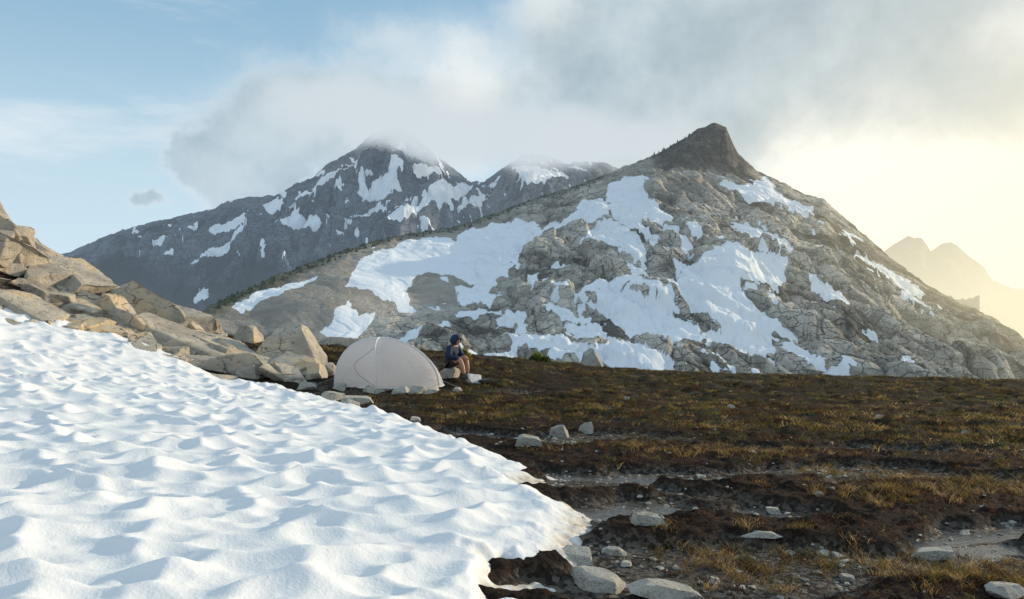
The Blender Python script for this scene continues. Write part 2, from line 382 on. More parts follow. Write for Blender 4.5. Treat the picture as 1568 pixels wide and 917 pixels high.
def nf1(x,y,s,u,att):
    a2=att
    leftsm=sm(860,620,u)*sm(0.35,0.6,s)
    w=1-0.9*leftsm
    big=fbm(x/140,y/140,3,71)
    xx=x+6*fbm(x/30,y/30,3,81);yy=y+6*fbm(x/30,y/30,3,82)
    r1=(xx*0.85+yy*0.5);r2=(-xx*0.5+yy*0.85)
    z=a2*(9*big+w*8*ridged(x/80,y/95,3,72))
    h1,d1,c1=plates(r1/24,r2/46,73,1.5,0.28)
    z1=h1*7;z=z+a2*w*z1
    h2,d2,c2=plates(r1/8.5,r2/17,76,1.8,0.24)
    z2=h2*2.9;z=z+(0.25+0.75*a2)*w*z2
    h3,d3,c3=plates(xx/3.2,yy/5.5,79,1.5,0.2)
    z=z+(0.3+0.7*a2)*w*h3*0.9
    z=z+(1-a2)*1.5*fbm(x/9,y/9,3,77)
    z=z+(0.3+0.7*a2)*w*0.35*ridged(x/5,y/5,2,75)
    f4=fbm(x/45,y/45,4,85)
    tone=np.clip(0.52+0.5*(c1-0.5)+0.45*(c2-0.5)+0.3*(c3-0.5)+0.75*f4,0,1)
    crag=sm(0.88,0.93,s)*sm(985,1020,u)*sm(1165,1125,u)
    tone=tone*(1-0.92*crag)
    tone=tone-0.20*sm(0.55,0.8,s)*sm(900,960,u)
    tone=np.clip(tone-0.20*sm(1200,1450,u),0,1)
    crk=np.clip(0.9*sm(0.06,0.0,d1)+0.85*sm(0.08,0.0,d2)+0.35*sm(0.1,0,d3),0,1)*w
    crk=np.maximum(crk,crag*0.45*sm(-.2,.4,fbm(x/7,y/7,3,99)))
    bias=w*(-0.4*z1-1.6*z2)-0.2+2.0*f4
    nz=fbm(x/50,y/50,4,91)*0.5
    def scr(u,v):
        m_=sm(880,640,u)*sm(505,440,v)
        m2=sm(880,960,u)*sm(1180,1080,u)*sm(320,280,v)*0.5*(1-crag)
        m3=sm(620,520,u)*sm(540,480,v)
        q=np.maximum(np.maximum(m_,m2),m3);return np.clip(q+nz*0.4*(q>0.02),0,1)
    nv=fbm(x/25,y/25,4,95)
    r=sm(0.955,0.995,s+0.012*nv)*sm(960,900,u);b=sm(0.90,0.97,s+0.03*nv)*sm(560,430,u)
    veg=np.clip(np.maximum(np.maximum(r,b),0.6*sm(0.10,0.45,nv)*sm(1000,1250,u)*sm(0.85,0.5,s)),0,1)
    return z,{'tone':tone,'crk':crk,'bias':bias,'scree':scr,'veg':veg}
def ex1(U_,V_,S,x,y):
    q=fbm(x/22,y/34,4,121,0.6)
    reg_=sm(620,760,U_)*sm(1240,1130,U_)*sm(590,540,V_)*sm(360,430,V_)+0.5*sm(960,1050,U_)*sm(1500,1300,U_)*sm(300,380,V_)
    return np.where(reg_>0.02,(q-0.56+0.30*np.minimum(reg_,1))*22,-99)
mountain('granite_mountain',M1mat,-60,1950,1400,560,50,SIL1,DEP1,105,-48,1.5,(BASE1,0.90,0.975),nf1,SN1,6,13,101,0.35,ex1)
tick('m1')
SIL2=[(-700,520),(-300,450),(0,412),(60,402),(100,388),(150,366),(190,351),(230,341),(280,330),(330,318),(350,306),(372,303),(420,299),(450,283),(480,270),(498,252),(530,236),(545,228),(560,212),(572,205),(590,198),(612,196),(640,213),(670,240),(700,262),(722,278),(742,278),(762,262),(785,247),(800,236),(830,236),(850,243),(870,252),(880,248),(900,247),(930,250),(960,262),(1000,275),(1100,330),(1300,420),(1500,470)]
DEP2=[(-700,1500),(100,1650),(400,1750),(600,1950),(740,2150),(820,2000),(1000,2100),(1500,2200)]
SN2=[[(295,412),(330,385),(380,362),(375,372),(340,400),(310,412)],[(315,352),(355,335),(380,330),(360,347),(330,366),(318,364)],[(418,362),(470,350),(502,360),(480,376),(440,380)],
[(545,302),(590,275),(600,248),(617,262),(610,280),(630,297),(590,307),(560,314)],[(655,292),(700,282),(735,280),(710,310),(680,330),(645,348),(600,362),(592,350),(640,330),(650,310)],
[(525,350),(545,332),(567,335),(555,350)],[(693,332),(720,300),(742,300),(732,335),(700,340)],[(788,260),(830,256),(860,262),(882,287),(850,277),(835,287),(815,297),(793,312)],
[(298,425),(310,450),(324,465),(300,477),(303,450)],[(480,282),(530,258),(572,240),(540,264),(490,286)],[(398,313),(432,303),(432,318),(415,324)],[(232,382),(262,366),(258,376),(236,392)],
[(600,330),(640,318),(636,330),(606,338)],[(555,320),(580,316),(590,322),(565,330)],[(240,405),(262,398),(262,404),(244,410)],[(270,350),(300,343),(300,350),(275,358)],[(510,372),(535,366),(530,380),(515,384)],[(840,292),(870,296),(880,305),(850,303)],[(630,262),(660,270),(690,282),(670,284),(640,275)],
[(560,262),(572,272),(560,282),(552,275)],[(350,350),(375,338),(380,346),(358,360)],[(450,300),(468,290),(470,298),(456,310)]]
def nf2(x,y,s,u,att):
    rd=ridged(x/190,y/330,5,172,0.55)
    z=att*(35*fbm(x/500,y/500,3,171)+60*rd)
    xx=x+14*fbm(x/60,y/60,2,3);yy=y+14*fbm(x/60,y/60,2,4)
    h1,d1,c1=plates(xx/62,yy/110,173,1.6,0.25);z+=att*h1*30
    h2,d2,c2=plates(xx/22,yy/36,176,1.8,0.2);z+=(0.25+0.75*att)*h2*11
    z+=6*fbm(x/25,y/25,4,177,0.6)*(0.5+0.5*att)
    st=ridged(x/60,y/260,3,178)
    tone=np.clip(0.42+0.45*(c1-0.5)+0.35*(c2-0.5)+0.45*st+0.4*fbm(x/120,y/120,3,179),0,1)
    veg=lambda u,v:np.clip(sm(-0.1,0.4,fbm(x/90,y/90,4,195)+(v-395)/60),0,1)*0.9
    return z,{'tone':tone,'crk':0.7*sm(0.08,0,d2),'bias':-6*(c2-0.5)-4*st+0.6,'scree':np.clip(0.7*sm(0.2,0.5,fbm(x/160,y/160,4,191)),0,1),'veg':veg}
def ex2(U_,V_,S,x,y):
    q=fbm(x/30+y/60,y/190-x/90,4,221,0.6)
    reg_=sm(100,350,U_)*sm(400,350,V_)
    return np.where(reg_>0.02,(q-0.46+0.16*reg_)*26,-99)
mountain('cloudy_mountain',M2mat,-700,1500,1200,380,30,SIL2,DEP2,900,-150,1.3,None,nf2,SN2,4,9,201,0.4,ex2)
SIL3=[(900,470),(1100,430),(1250,410),(1330,392),(1355,385),(1378,370),(1390,363),(1398,366),(1412,366),(1425,385),(1433,380),(1440,374),(1455,371),(1470,378),(1490,398),(1505,408),(1520,428),(1540,436),(1568,447),(1650,470),(1800,440),(2100,480),(2600,500)]
def nf3(x,y,s,u,att):
    z0=np.zeros_like(x)
    return att*120*ridged(x/700,y/900,5,271)+(0.3+0.7*att)*60*fbm(x/130,y/130,5,272,0.7),{'tone':z0+.5,'crk':z0,'bias':z0,'scree':z0,'veg':z0}
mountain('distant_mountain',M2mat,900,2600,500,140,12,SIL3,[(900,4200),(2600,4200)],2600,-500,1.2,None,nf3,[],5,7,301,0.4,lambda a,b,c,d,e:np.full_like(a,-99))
vm,n=mat('valley_forest');p=n.pos();f=n.noise(p,0.004,5,0.6);n.out(n.pbr(n.mix(f,(0.03,0.045,0.025),(0.10,0.10,0.07)),0.95,n.bump(f,0.5,30)))
g_=np.linspace(-1,1,120);g_=np.sign(g_)*np.abs(g_)**2.2*30000
X,Y=np.meshgrid(g_,g_);R=np.hypot(X,Y)
Z=-170-40*fbm(X/900,Y/900,3,311)-60*sm(300,3000,R)
grid('valley_ground',X,Y,Z,vm)
tick('m2')
V=[];T=[]
uu=np.concatenate([rng.uniform(1000,1062,30),rng.uniform(560,930,170),rng.uniform(330,560,190)])
gm=bpy.data.objects['granite_mountain']
co=np.empty(len(gm.data.vertices)*3,np.float32);gm.data.vertices.foreach_get('co',co);co=co.reshape(610,1400,3)
def cone(x,y,z,h,r):
    for k in range(3):
        z0_=z+h*(0.08+0.27*k);z1=z+h*(0.5+0.25*k);rr=r*(1-0.27*k);o=len(V);ph=rng.uniform(0,6)
        for j in range(7): V.append((x+rr*rng.uniform(.7,1.1)*math.cos(ph+j*.897),y+rr*math.sin(ph+j*.897),z0_+rng.uniform(-.05,.05)*h))
        V.append((x,y,z1))
        for j in range(7): T.append((o+j,o+(j+1)%7,o+7))
for q in uu:
    c_=int((q+60)/(2010)*1399);r_=int(rng.integers(538,559)) if q<960 else int(rng.integers(552,559))
    x_,y_,z_=co[r_,c_];h=rng.uniform(2.0,4.2) if q>960 else rng.uniform(0.9,2.2)
    cone(x_,y_,z_-0.4,h,h*0.28 if q>960 else h*0.7)
mk('conifer_trees',np.array(V),np.array(T),3,simple('conifer_needles',(0.035,0.05,0.025),0.9),smooth=False)
# ---------------- rocks
def ico(k):
    bm=bmesh.new();bmesh.ops.create_icosphere(bm,subdivisions=k,radius=1);bm.verts.ensure_lookup_table()
    v=np.array([v.co[:] for v in bm.verts]);t=np.array([[v.index for v in f.verts] for f in bm.faces]);bm.free();return v,t
IV,IT=ico(5);JV,JT=ico(4)
def rotm(rx,ry,rz): return np.array(Matrix.Rotation(rz,3,'Z')@Matrix.Rotation(ry,3,'Y')@Matrix.Rotation(rx,3,'X'))
def rock(dims,rot,seed,hi=True,npl=12,boxy=True,taper=0.0,nzA=0.06):
    r=np.random.default_rng(seed);v=(IV if hi else JV).copy()*1.35
    pl=[]
    if boxy:
        for ax in range(3):
            for s_ in(-1,1):
                nn=np.zeros(3);nn[ax]=s_;nn+=r.normal(0,0.17,3);nn/=np.linalg.norm(nn);pl.append((nn,r.uniform(0.62,0.85)))
    for _ in range(npl):
        nn=r.normal(0,1,3);nn/=np.linalg.norm(nn);pl.append((nn,r.uniform(0.80,1.08)))
    for nn,d_ in pl:
        q=v@nn-d_;v-=np.maximum(q,0)[:,None]*nn
    if taper: v[:,:2]*=(1-taper*(v[:,2:3]/0.8))
    v*=0.5/0.78*np.array(dims)
    L=max(dims);o=r.uniform(0,50)
    q=v/L*3.0
    nz=fbm(q[:,0]+q[:,2]*.7+o,q[:,1]-q[:,2]*.6+o,4,5)
    v*=(1+nzA*nz)[:,None]
    return v@rotm(*rot).T
def place_rock(name,u,v,wpx,hpx,seed,rotz=None,mat_=None,depth=1.0,sink=0.15,d=None,npl=12,tilt=0.15,taper=0.0):
    x,y,z=cast(u,v,ground) if d is None else ((u-CU)/F*d,d,float(ground((u-CU)/F*d,d)))
    w=wpx/F*y;h=hpx/F*y;r=np.random.default_rng(seed+99)
    vv=rock((w,w*depth,h*(1+sink)),(r.uniform(-tilt,tilt),r.uniform(-tilt,tilt),r.uniform(-.5,.5) if rotz is None else rotz),seed,npl=npl,taper=taper)
    o=mk(name,vv,IT,3,mat_ or STONE)
    o.location=(x,y+w*depth*0.35,z+h*0.5-h*sink*0.7)
    return o
VV=[];TT=[];off=0
def add(v,t):
    global off
    VV.append(v);TT.append(t+off);off+=len(v)
def addrock(x,y,dims,rot,seed,up=0.2,hi=False,npl=8):
    z=float(tps(x,y));v=rock(dims,rot,seed,hi,npl,nzA=0.10);add(v+np.array([x,y,z+dims[2]*up]),IT if hi else JT)
reg=np.array([(-11.9,18.3),(-10.2,18.5),(-8.8,18.9),(-6.9,19.5),(-5.2,20.6),(-4.9,21.6),(-6.6,22.5),(-8.6,24.5),(-10.6,26.5),(-12.4,26.6),(-14,26),(-16,25),(-24,26),(-30,22),(-20,18.3)])
cnt=0;r2=np.random.default_rng(3)
while cnt<520:
    x=r2.uniform(-26,-4.8);y=r2.uniform(18,27)
    if sdpoly(np.array([x]),np.array([y]),reg)[0]<0.05: continue
    s_=r2.choice([0.25,0.5,0.9,1.4],p=[.42,.35,.17,.06])*r2.uniform(.8,1.2)
    if x>-9: s_*=0.6
    addrock(x,y,(s_*r2.uniform(1,1.9),s_*r2.uniform(.8,1.2),s_*r2.uniform(.35,.65)),(r2.normal(0,.2),r2.normal(0.30,.2),r2.normal(-0.1,.6)),1000+cnt,r2.uniform(0.2,0.6),hi=s_>1.2,npl=4)
    cnt+=1
for i,(u,v,d,w,dp,h,ry,rz) in enumerate([(285,520,21.5,3.0,1.6,0.6,.38,.0),(370,556,21.0,2.4,1.4,0.45,.25,-.1),(180,500,21.5,2.2,1.8,0.8,.32,.1),(60,455,22,2.1,1.8,0.7,.38,0),
  (110,470,22.5,1.8,1.5,.6,.45,.2),(20,395,23,1.6,1.6,.9,.25,.3),(15,352,24,1.1,1.2,.8,.1,.2),(75,398,24,1.7,1.5,.6,.5,0),(150,440,25,1.8,1.5,.7,.4,.2),(225,472,25.5,1.8,1.4,.6,.38,0),
  (290,500,25.5,1.4,1.3,.5,.35,0),(30,480,19.6,1.3,1.2,.5,.25,.3),(110,497,20,1.4,1.3,.5,.2,-.2),(-60,360,23,2.4,2,1.4,.2,0),(425,570,20.8,1.5,1.0,.38,.18,0),(235,542,19.6,1.7,1.1,.4,.22,.1),(320,579,19.0,1.3,.8,.25,.1,0),(250,574,18.4,1.5,.7,.2,.1,0),(205,568,18.4,.6,.5,.2,.1,.4)]):
    x_,y_,z_=P(u,v,d);vv=rock((w,dp,h),(0.05,ry,rz),500+i,True,7,nzA=0.10);add(vv+np.array([x_,y_,z_-h*0.25]),IT)
mk('rock_outcrop',np.concatenate(VV),np.concatenate(TT),3,ROCK)
place_rock('boulder',438,560,88,58,11,0.2,ROCK,0.8,tilt=.2,npl=6,d=22.5,taper=.45,sink=.15)
place_rock('boulder',377,532,36,26,12,None,ROCK,0.9,d=25.5,taper=.3)
place_rock('boulder',520,537,52,14,13,None,ROCK,0.8,d=27.5)
place_rock('boulder',473,580,40,26,14,None,ROCK,taper=.2)
place_rock('boulder',905,566,27,24,15,None,STONE,0.8,d=30.5,npl=6,tilt=.3,taper=.35)
place_rock('boulder',495,574,34,18,16,None,ROCK)
for i,(u,v,w,h,dp) in enumerate([(506,614,34,12,.7),(545,618,44,10,.7),(535,622,22,7,1),(640,602,26,10,.8),(575,602,30,10,.7),(612,604,24,9,.8),(655,603,30,8,.7),(590,598,20,10,.9),(520,600,18,8,1),
   (808,684,34,16,.8),(856,670,26,18,.8),(898,664,20,14,.9),(990,804,48,16,.6),(1166,824,48,8,.5),(884,862,56,18,.6),(918,905,64,26,.7),(1028,920,96,20,.6),(1432,858,56,14,.6),(1186,787,22,9,.8),(862,815,44,9,.5),(940,850,28,9,.8),(635,648,16,6,1),
   (1300,890,20,8,1),(1545,915,54,16,.7),(1255,760,14,6,1),(960,868,16,7,1),(1095,893,16,7,1),(700,600,14,6,1),(470,596,26,10,.8),(1210,850,14,5,1),(1350,640,10,5,1),(1120,625,9,5,1),(1480,665,10,5,1),(960,612,9,5,1)]):
    place_rock('stone',u,v,w,h,40+i,None,STONE,dp,taper=.15)
tick('rocks')
VV=[];TT=[];off=0
x=rng.uniform(-0.5,8,5000);y=rng.uniform(4.2,13,5000);m_,w_,g2=layers(x,y)
ok=(sdpoly(x,y,sb)<-0.05)&(rng.random(5000)>m_*0.93)&(rng.random(5000)>g2);x=x[ok][:1200];y=y[ok][:1200];gz=ground(x,y)
tmpl=[]
for k in range(14):
    v=rng.normal(0,1,(12,3));v/=np.linalg.norm(v,axis=1)[:,None]
    bmx=bmesh.new()
    for q in v: bmx.verts.new(q)
    bmesh.ops.convex_hull(bmx,input=bmx.verts);bmx.verts.ensure_lookup_table();bmx.verts.index_update()
    tmpl.append((np.array([q.co[:] for q in bmx.verts]),np.array([[q.index for q in f.verts] for f in bmx.faces])));bmx.free()
for k in range(len(x)):
    s_=rng.choice([0.010,0.017,0.028,0.05],p=[.42,.37,.18,.03]);vv,tt=tmpl[k%14];a_=rng.uniform(0,6)
    vv=(vv*np.array([s_*1.3,s_,s_*.6]))@rotm(0,0,a_).T
    add(vv+np.array([x[k],y[k],gz[k]]),tt)
mk('gravel',np.concatenate(VV),np.concatenate(TT),3,STONE,smooth=False)
# ---------------- grass
def blades(name,bx,by,bz,h,wd,lean,col):
    n_=len(bx);az=rng.uniform(0,2*np.pi,n_);la=rng.uniform(0,2*np.pi,n_)
    wxv=np.cos(az)*wd/2;wyv=np.sin(az)*wd/2
    tx=np.cos(la)*lean*h;ty=np.sin(la)*lean*h
    z=bz-0.015
    V=np.empty((n_,5,3))
    V[:,0]=np.stack([bx-wxv,by-wyv,z],1);V[:,1]=np.stack([bx+wxv,by+wyv,z],1)
    V[:,2]=np.stack([bx-wxv*.7+tx*.35,by-wyv*.7+ty*.35,z+h*.6],1);V[:,3]=np.stack([bx+wxv*.7+tx*.35,by+wyv*.7+ty*.35,z+h*.6],1)
    V[:,4]=np.stack([bx+tx,by+ty,z+h],1)
    b=np.arange(n_)[:,None]*5
    T=np.concatenate([b+np.array([0,1,3]),b+np.array([0,3,2]),b+np.array([2,3,4])])
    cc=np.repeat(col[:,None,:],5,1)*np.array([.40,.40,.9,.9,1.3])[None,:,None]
    return mk(name,V.reshape(-1,3),T,3,GRASS,{'col':cc.reshape(-1,3)},smooth=False)
nt_=30000
ty=8.5+31*rng.random(nt_)**1.15;tx=ty*rng.uniform(-0.40,0.80,nt_)
m_,w_,g2=layers(tx,ty)
sdv=sdpoly(tx,ty,sb)
clump=fbm(tx*0.8,ty*1.1,3,401)+0.6*fbm(tx*2.2,ty*2.6,2,405)
keep=(rng.random(nt_)<(g2*0.95+0.04*m_)*sm(-0.2,0.3,clump+0.08)+0.03*m_)&(w_<0.3)&(sdv<-0.3)&~((np.abs(tx+3.2)<1.7)&(np.abs(ty-20.8)<1.2))&~((np.abs(tx+1.5)<.55)&(np.abs(ty-22)<.6))
tx,ty=tx[keep],ty[keep]
PAL=np.array([(0.080,0.080,0.030),(0.125,0.106,0.042),(0.22,0.165,0.080),(0.058,0.032,0.019),(0.055,0.060,0.024),(0.33,0.26,0.16)])
def tufts(tx,ty,nb,h0,sp,wd,probs,zone=None):
    n_=len(tx);ci=rng.choice(len(PAL),n_,p=probs)
    if zone is not None:
        z_=fbm(tx*0.35,ty*0.5,3,431);ci=np.where((z_>0.10)&(rng.random(n_)<.6),3,ci);ci=np.where((z_<-0.25)&(rng.random(n_)<.3),2,ci)
    bx=np.repeat(tx,nb)+rng.normal(0,1,n_*nb)*sp;by=np.repeat(ty,nb)+rng.normal(0,1,n_*nb)*sp
    bz=np.repeat(ground(tx,ty),nb);h=np.repeat(rng.uniform(.6,1.3,n_),nb)*h0*rng.uniform(.5,1.1,n_*nb)
    col=PAL[np.repeat(ci,nb)]*rng.uniform(.7,1.3,(n_*nb,1))
    return bx,by,bz,h,np.full(n_*nb,wd),col
b=tufts(tx,ty,13,0.10,0.06,0.012,[.26,.26,.15,.17,.10,.06],True)
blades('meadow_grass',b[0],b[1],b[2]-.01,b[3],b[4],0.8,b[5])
DG=[(1105,855,.22,30),(1150,880,.2,16),(1400,765,.45,60),(1320,775,.25,20),(1230,855,.2,16),(1500,885,.28,80),(1560,870,.3,36),(1180,700,.5,60),(1060,700,.4,40),(1460,745,.5,50),(980,690,.3,30),(1350,720,.6,60),(1540,760,.5,50),(1180,840,.25,16),(1060,835,.15,12),(1390,865,.15,12),(1450,905,.2,26),(775,640,.25,30),(1300,835,.3,16)]
txs=[];tys=[]
for u,v,s_,k in DG:
    x_,y_,_=cast(u,v);txs.append(x_+rng.normal(0,s_,k));tys.append(y_+rng.normal(0,s_*.6,k))
tx=np.concatenate(txs);ty=np.concatenate(tys);ok=sdpoly(tx,ty,sb)<-0.2;tx,ty=tx[ok],ty[ok]
b=tufts(tx,ty,26,0.085,0.035,0.005,[.06,.16,.26,.28,.02,.22])
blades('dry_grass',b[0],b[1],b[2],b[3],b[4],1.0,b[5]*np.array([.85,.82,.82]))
nt_=9000;ty=4.2+9*rng.random(nt_);tx=ty*rng.uniform(-0.2,0.75,nt_);m_,w_,g2=layers(tx,ty)
keep=(rng.random(nt_)<m_*sm(-.2,.3,fbm(tx*1.5,ty*2,3,407)))&(w_<0.2)&(sdpoly(tx,ty,sb)<-0.15);tx,ty=tx[keep],ty[keep]
b=tufts(tx,ty,12,0.03,0.04,0.008,[.03,.05,.10,.78,.03,.01])
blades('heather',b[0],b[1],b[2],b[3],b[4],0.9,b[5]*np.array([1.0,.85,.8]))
def shrub(u,v,d,w,h,c):
    x0=(u-CU)/F*d;n_=900
    th=rng.uniform(0,2*np.pi,n_);r_=w/2*np.sqrt(rng.random(n_));bx=x0+r_*np.cos(th);by=d+r_*np.sin(th)
    bz=ground(bx,by)+rng.random(n_)*h*0.6*(1-(r_/(w/2))**2)
    hh=rng.uniform(.3,.6,n_)*h*(1.1-(r_/(w/2))**2)
    blades('shrub',bx,by,bz,hh,np.full(n_,.03),.5,np.array([c])*rng.uniform(.6,1.5,(n_,1)))
shrub(822,556,29.5,.7,.5,(.09,.12,.03));shrub(712,545,26,.5,.4,(.16,.15,.04));shrub(835,560,28.5,.5,.3,(.07,.1,.03))
tick('grass')
# ---------------- tent
tx0,ty0,tz0=cast(589,599,ground)
tent=link(bpy.data.objects.new('tent',None));tent.location=(tx0,ty0+0.75,float(ground(tx0,ty0+0.7))+0.02);tent.rotation_euler=(0,0,math.radians(-6))
TF,n=mat('tent_fabric');o=n.obj();f=n.noise(n.scale(o,(1,1,3)),2.6,4,0.6,0.6)
b1=n.pbr((0.86,0.835,0.835),0.6,n.bump(f,0.8,0.07),0.3);t=n.n('ShaderNodeBsdfTranslucent');t.inputs[0].default_value=(0.96,0.91,0.88,1)
mx=n.n('ShaderNodeMixShader');mx.inputs[0].default_value=0.62;n.set(mx.inputs[1],b1);n.set(mx.inputs[2],t.outputs[0]);n.out(mx.outputs[0])
nth,ntt=160,60
poles=[math.radians(k) for k in(-96,-12,52,128,194)]
def tent_pt(th,t,extra=0):
    c_,s_=math.cos(th),math.sin(th)
    rb=1/((abs(c_)/1.42)**2.3+(abs(s_)/0.82)**2.3)**(1/2.3)
    dmin=min(abs((th-p_+math.pi)%(2*math.pi)-math.pi) for p_ in poles)
    sag=0.15*(1-math.exp(-(dmin/0.34)**1.3))*math.sin(math.pi*min(1,t*1.05))**.8
    ph=t*math.pi/2
    rr=rb*(math.cos(ph)**0.90)*(1-sag)+extra
    z=1.22*math.sin(ph)**1.08*(1-0.35*sag)+extra*math.sin(ph)
    cx=-0.24*math.sin(ph)**1.5
    if c_>0: rr*=1+0.06*math.sin(2*ph)
    return (cx+rr*c_,rr*s_,z)
V=np.array([tent_pt(2*math.pi*j/nth,i/ntt) for i in range(ntt+1) for j in range(nth)])
I=np.array([(i*nth+j,i*nth+(j+1)%nth,(i+1)*nth+(j+1)%nth,(i+1)*nth+j) for i in range(ntt) for j in range(nth)])
mk('canopy',V,I,4,TF,parent=tent)
def tube(name,pts,r,mat_,parent=None,cyc=False):
    cu=bpy.data.curves.new(name,'CURVE');cu.dimensions='3D';sp=cu.splines.new('POLY');sp.points.add(len(pts)-1)
    for q,p_ in zip(sp.points,pts): q.co=(*p_,1)
    sp.use_cyclic_u=cyc;cu.bevel_depth=r;cu.bevel_resolution=2;cu.materials.append(mat_);o=link(bpy.data.objects.new(name,cu))
    if parent:o.parent=parent
    return o
SEAM=simple('tent_seam',(0.75,0.75,0.76),0.5);DARK=simple('dark_zip',(0.18,0.18,0.2),0.5);CORD=simple('guy_cord',(0.5,0.5,0.48),0.7)
for i,p_ in enumerate(poles): tube('pole_sleeve_%d'%i,[tent_pt(p_,k/30,0.008) for k in range(31)],0.016,SEAM,tent)
tube('door_zip',[tent_pt(math.radians(-96-44*math.sin(k/20*math.pi)),0.02+0.62*k/20,0.004) for k in range(21)],0.005,DARK,tent)
tube('hem',[tent_pt(2*math.pi*k/80,0.0,0.006) for k in range(80)],0.012,SEAM,tent,True)
for i,a_ in enumerate((-96,-12,194,128,52,-35,-140)):
    q=tent_pt(math.radians(a_),0.12 if i<5 else .4,0.0);d_=(math.cos(math.radians(a_)),math.sin(math.radians(a_)))
    tube('guy_line_%d'%i,[q,(q[0]+d_[0]*.55,q[1]+d_[1]*.45,0.0)],0.003,CORD,tent)
# ---------------- hiker
SK,n=mat('skin');f=n.noise(n.obj(),30,3);n.out(n.pbr(n.mix(f,(0.36,0.18,0.12),(0.45,0.24,0.16)),0.5))
JK=simple('navy_jacket',(0.010,0.026,0.070),0.7,18,0.6,0.02);SH=simple('grey_shorts',(0.03,0.03,0.035),0.8);SO=simple('shoe_leather',(0.08,0.06,0.055),0.7);HR=simple('hair',(0.03,0.02,0.012),0.7)
def skin(name,V,E,R,sub=2,root=0):
    me=bpy.data.meshes.new(name);me.from_pydata(V,E,[]);o=link(bpy.data.objects.new(name,me))
    md=o.modifiers.new('s','SKIN')
    for i,r_ in enumerate(R):
        sv=me.skin_vertices[0].data[i];sv.radius=(r_,r_) if not isinstance(r_,tuple) else r_;sv.use_root=(i==root)
    o.modifiers.new('u','SUBSURF').levels=sub
    bpy.context.view_layer.update()
    dg=bpy.context.evaluated_depsgraph_get();me2=bpy.data.meshes.new_from_object(o.evaluated_get(dg))
    o.modifiers.clear();o.data=me2
    for p_ in me2.polygons:p_.use_smooth=True
    return o
hiker=link(bpy.data.objects.new('hiker',None))
hx,hy=(688-CU)/F*22,22.0
hiker.location=(hx,hy,float(ground(hx,hy))-.02);hiker.rotation_euler=(0,0,math.radians(-32));hiker.scale=(1.06,1.06,1.06)
HV=[(0,0,.36),(.03,0,.52),(.09,0,.67),(.14,0,.78),(.175,0,.86),
 (.13,.18,.76),(.21,.27,.55),(.39,.17,.53),(.13,-.18,.76),(.21,-.27,.55),(.39,-.15,.52),
 (.03,.10,.35),(.42,.15,.54),(.47,.15,.29),(.47,.15,.09),(.03,-.10,.35),(.44,-.14,.50),(.54,-.15,.27),(.58,-.15,.09),
 (.62,.17,.05),(.73,-.17,.05)]
HE=[(0,1),(1,2),(2,3),(3,4),(3,5),(5,6),(6,7),(3,8),(8,9),(9,10),(0,11),(11,12),(12,13),(13,14),(0,15),(15,16),(16,17),(17,18),(14,19),(18,20)]
HR_=[(.19,.16),(.185,.16),(.20,.165),(.17,.13),.07,.10,.075,.05,.10,.075,.05,.115,.072,.064,.044,.115,.072,.064,.044,.045,.045]
body=skin('body',HV,HE,HR_);body.parent=hiker
body.data.materials.clear()
for m_ in(JK,SH,SK,SO): body.data.materials.append(m_)
hv=np.array(HV)
def near(c_):
    best=None
    for i,(a,b_) in enumerate(HE):
        A_=hv[a];B_=hv[b_];t=np.clip(np.dot(c_-A_,B_-A_)/np.dot(B_-A_,B_-A_),0,1);d_=np.linalg.norm(c_-A_-t*(B_-A_))
        if best is None or d_<best[0]:best=(d_,i,t)
    return best
for p_ in body.data.polygons:
    d_,i,t=near(np.array(p_.center))
    if i in(3,):k=0 if t<.7 else 2
    elif i in(0,): k=0 if t>.05 else 1
    elif i in(10,14):k=1
    elif i in(11,15):k=1 if t<.62 else 2
    elif i in(12,13,16,17): k=2 if i in(12,16) or t<.75 else 3
    elif i>=18:k=3
    else:k=0
    p_.material_index=k
for sx,sy in((.54,.16),(.65,-.16)):
    v=JV.copy();v[:,2]=np.where(v[:,2]<-.45,-.45,v[:,2]);v[:,1]*=1-0.15*np.abs(v[:,0])
    v=v*np.array([.15,.052,.075])+np.array([sx,sy,.035]);v[:,2]-=np.maximum(0,v[:,0]-sx)*.2
    mk('shoe',v,JT,3,SO,parent=hiker)
v=JV.copy();v=v*np.array([.095,.075,.118])
v[:,1]*=1-0.25*sm(0.0,-0.11,v[:,2])
nose=np.exp(-((v[:,1]/.014)**2+((v[:,2]+.012)/.026)**2))*(v[:,0]>.03);v[:,0]+=nose*.024
for sy in(-1,1): v[:,0]-=.010*np.exp(-(((v[:,1]-sy*.03)/.016)**2+((v[:,2]-.012)/.012)**2))*(v[:,0]>.03)
v[:,0]+=.006*np.exp(-((v[:,1]/.022)**2+((v[:,2]+.055)/.009)**2))*(v[:,0]>.03)
hr=rotm(0,math.radians(30),0)
hc=np.array([.225,0,.955])
mk('head',v@hr.T+hc,JT,3,SK,parent=hiker)
for sy in(-1,1):
    e_=JV*.011+np.array([.083,sy*.03,.012]);mk('eye',e_@hr.T+hc,JT,3,DARK,parent=hiker)
    e_=JV*np.array([.018,.008,.028])+np.array([0,sy*.075,0]);mk('ear',e_@hr.T+hc,JT,3,SK,parent=hiker)
mk('mouth',(JV*np.array([.006,.022,.004])+np.array([.088,0,-.055]))@hr.T+hc,JT,3,simple('lips',(.3,.12,.1)),parent=hiker)
w=JV*np.array([.103,.084,.11])+np.array([-.012,0,.018])
tm=JV[JT].mean(1)
mk('hair',w@hr.T+hc,JT[~((tm[:,0]>.55)&(tm[:,2]<.45))],3,HR,parent=hiker)
w=JV*np.array([.15,.13,.155])+np.array([-.022,0,.008]);w[:,0]-=.03*sm(.2,-.9,JV[:,2])
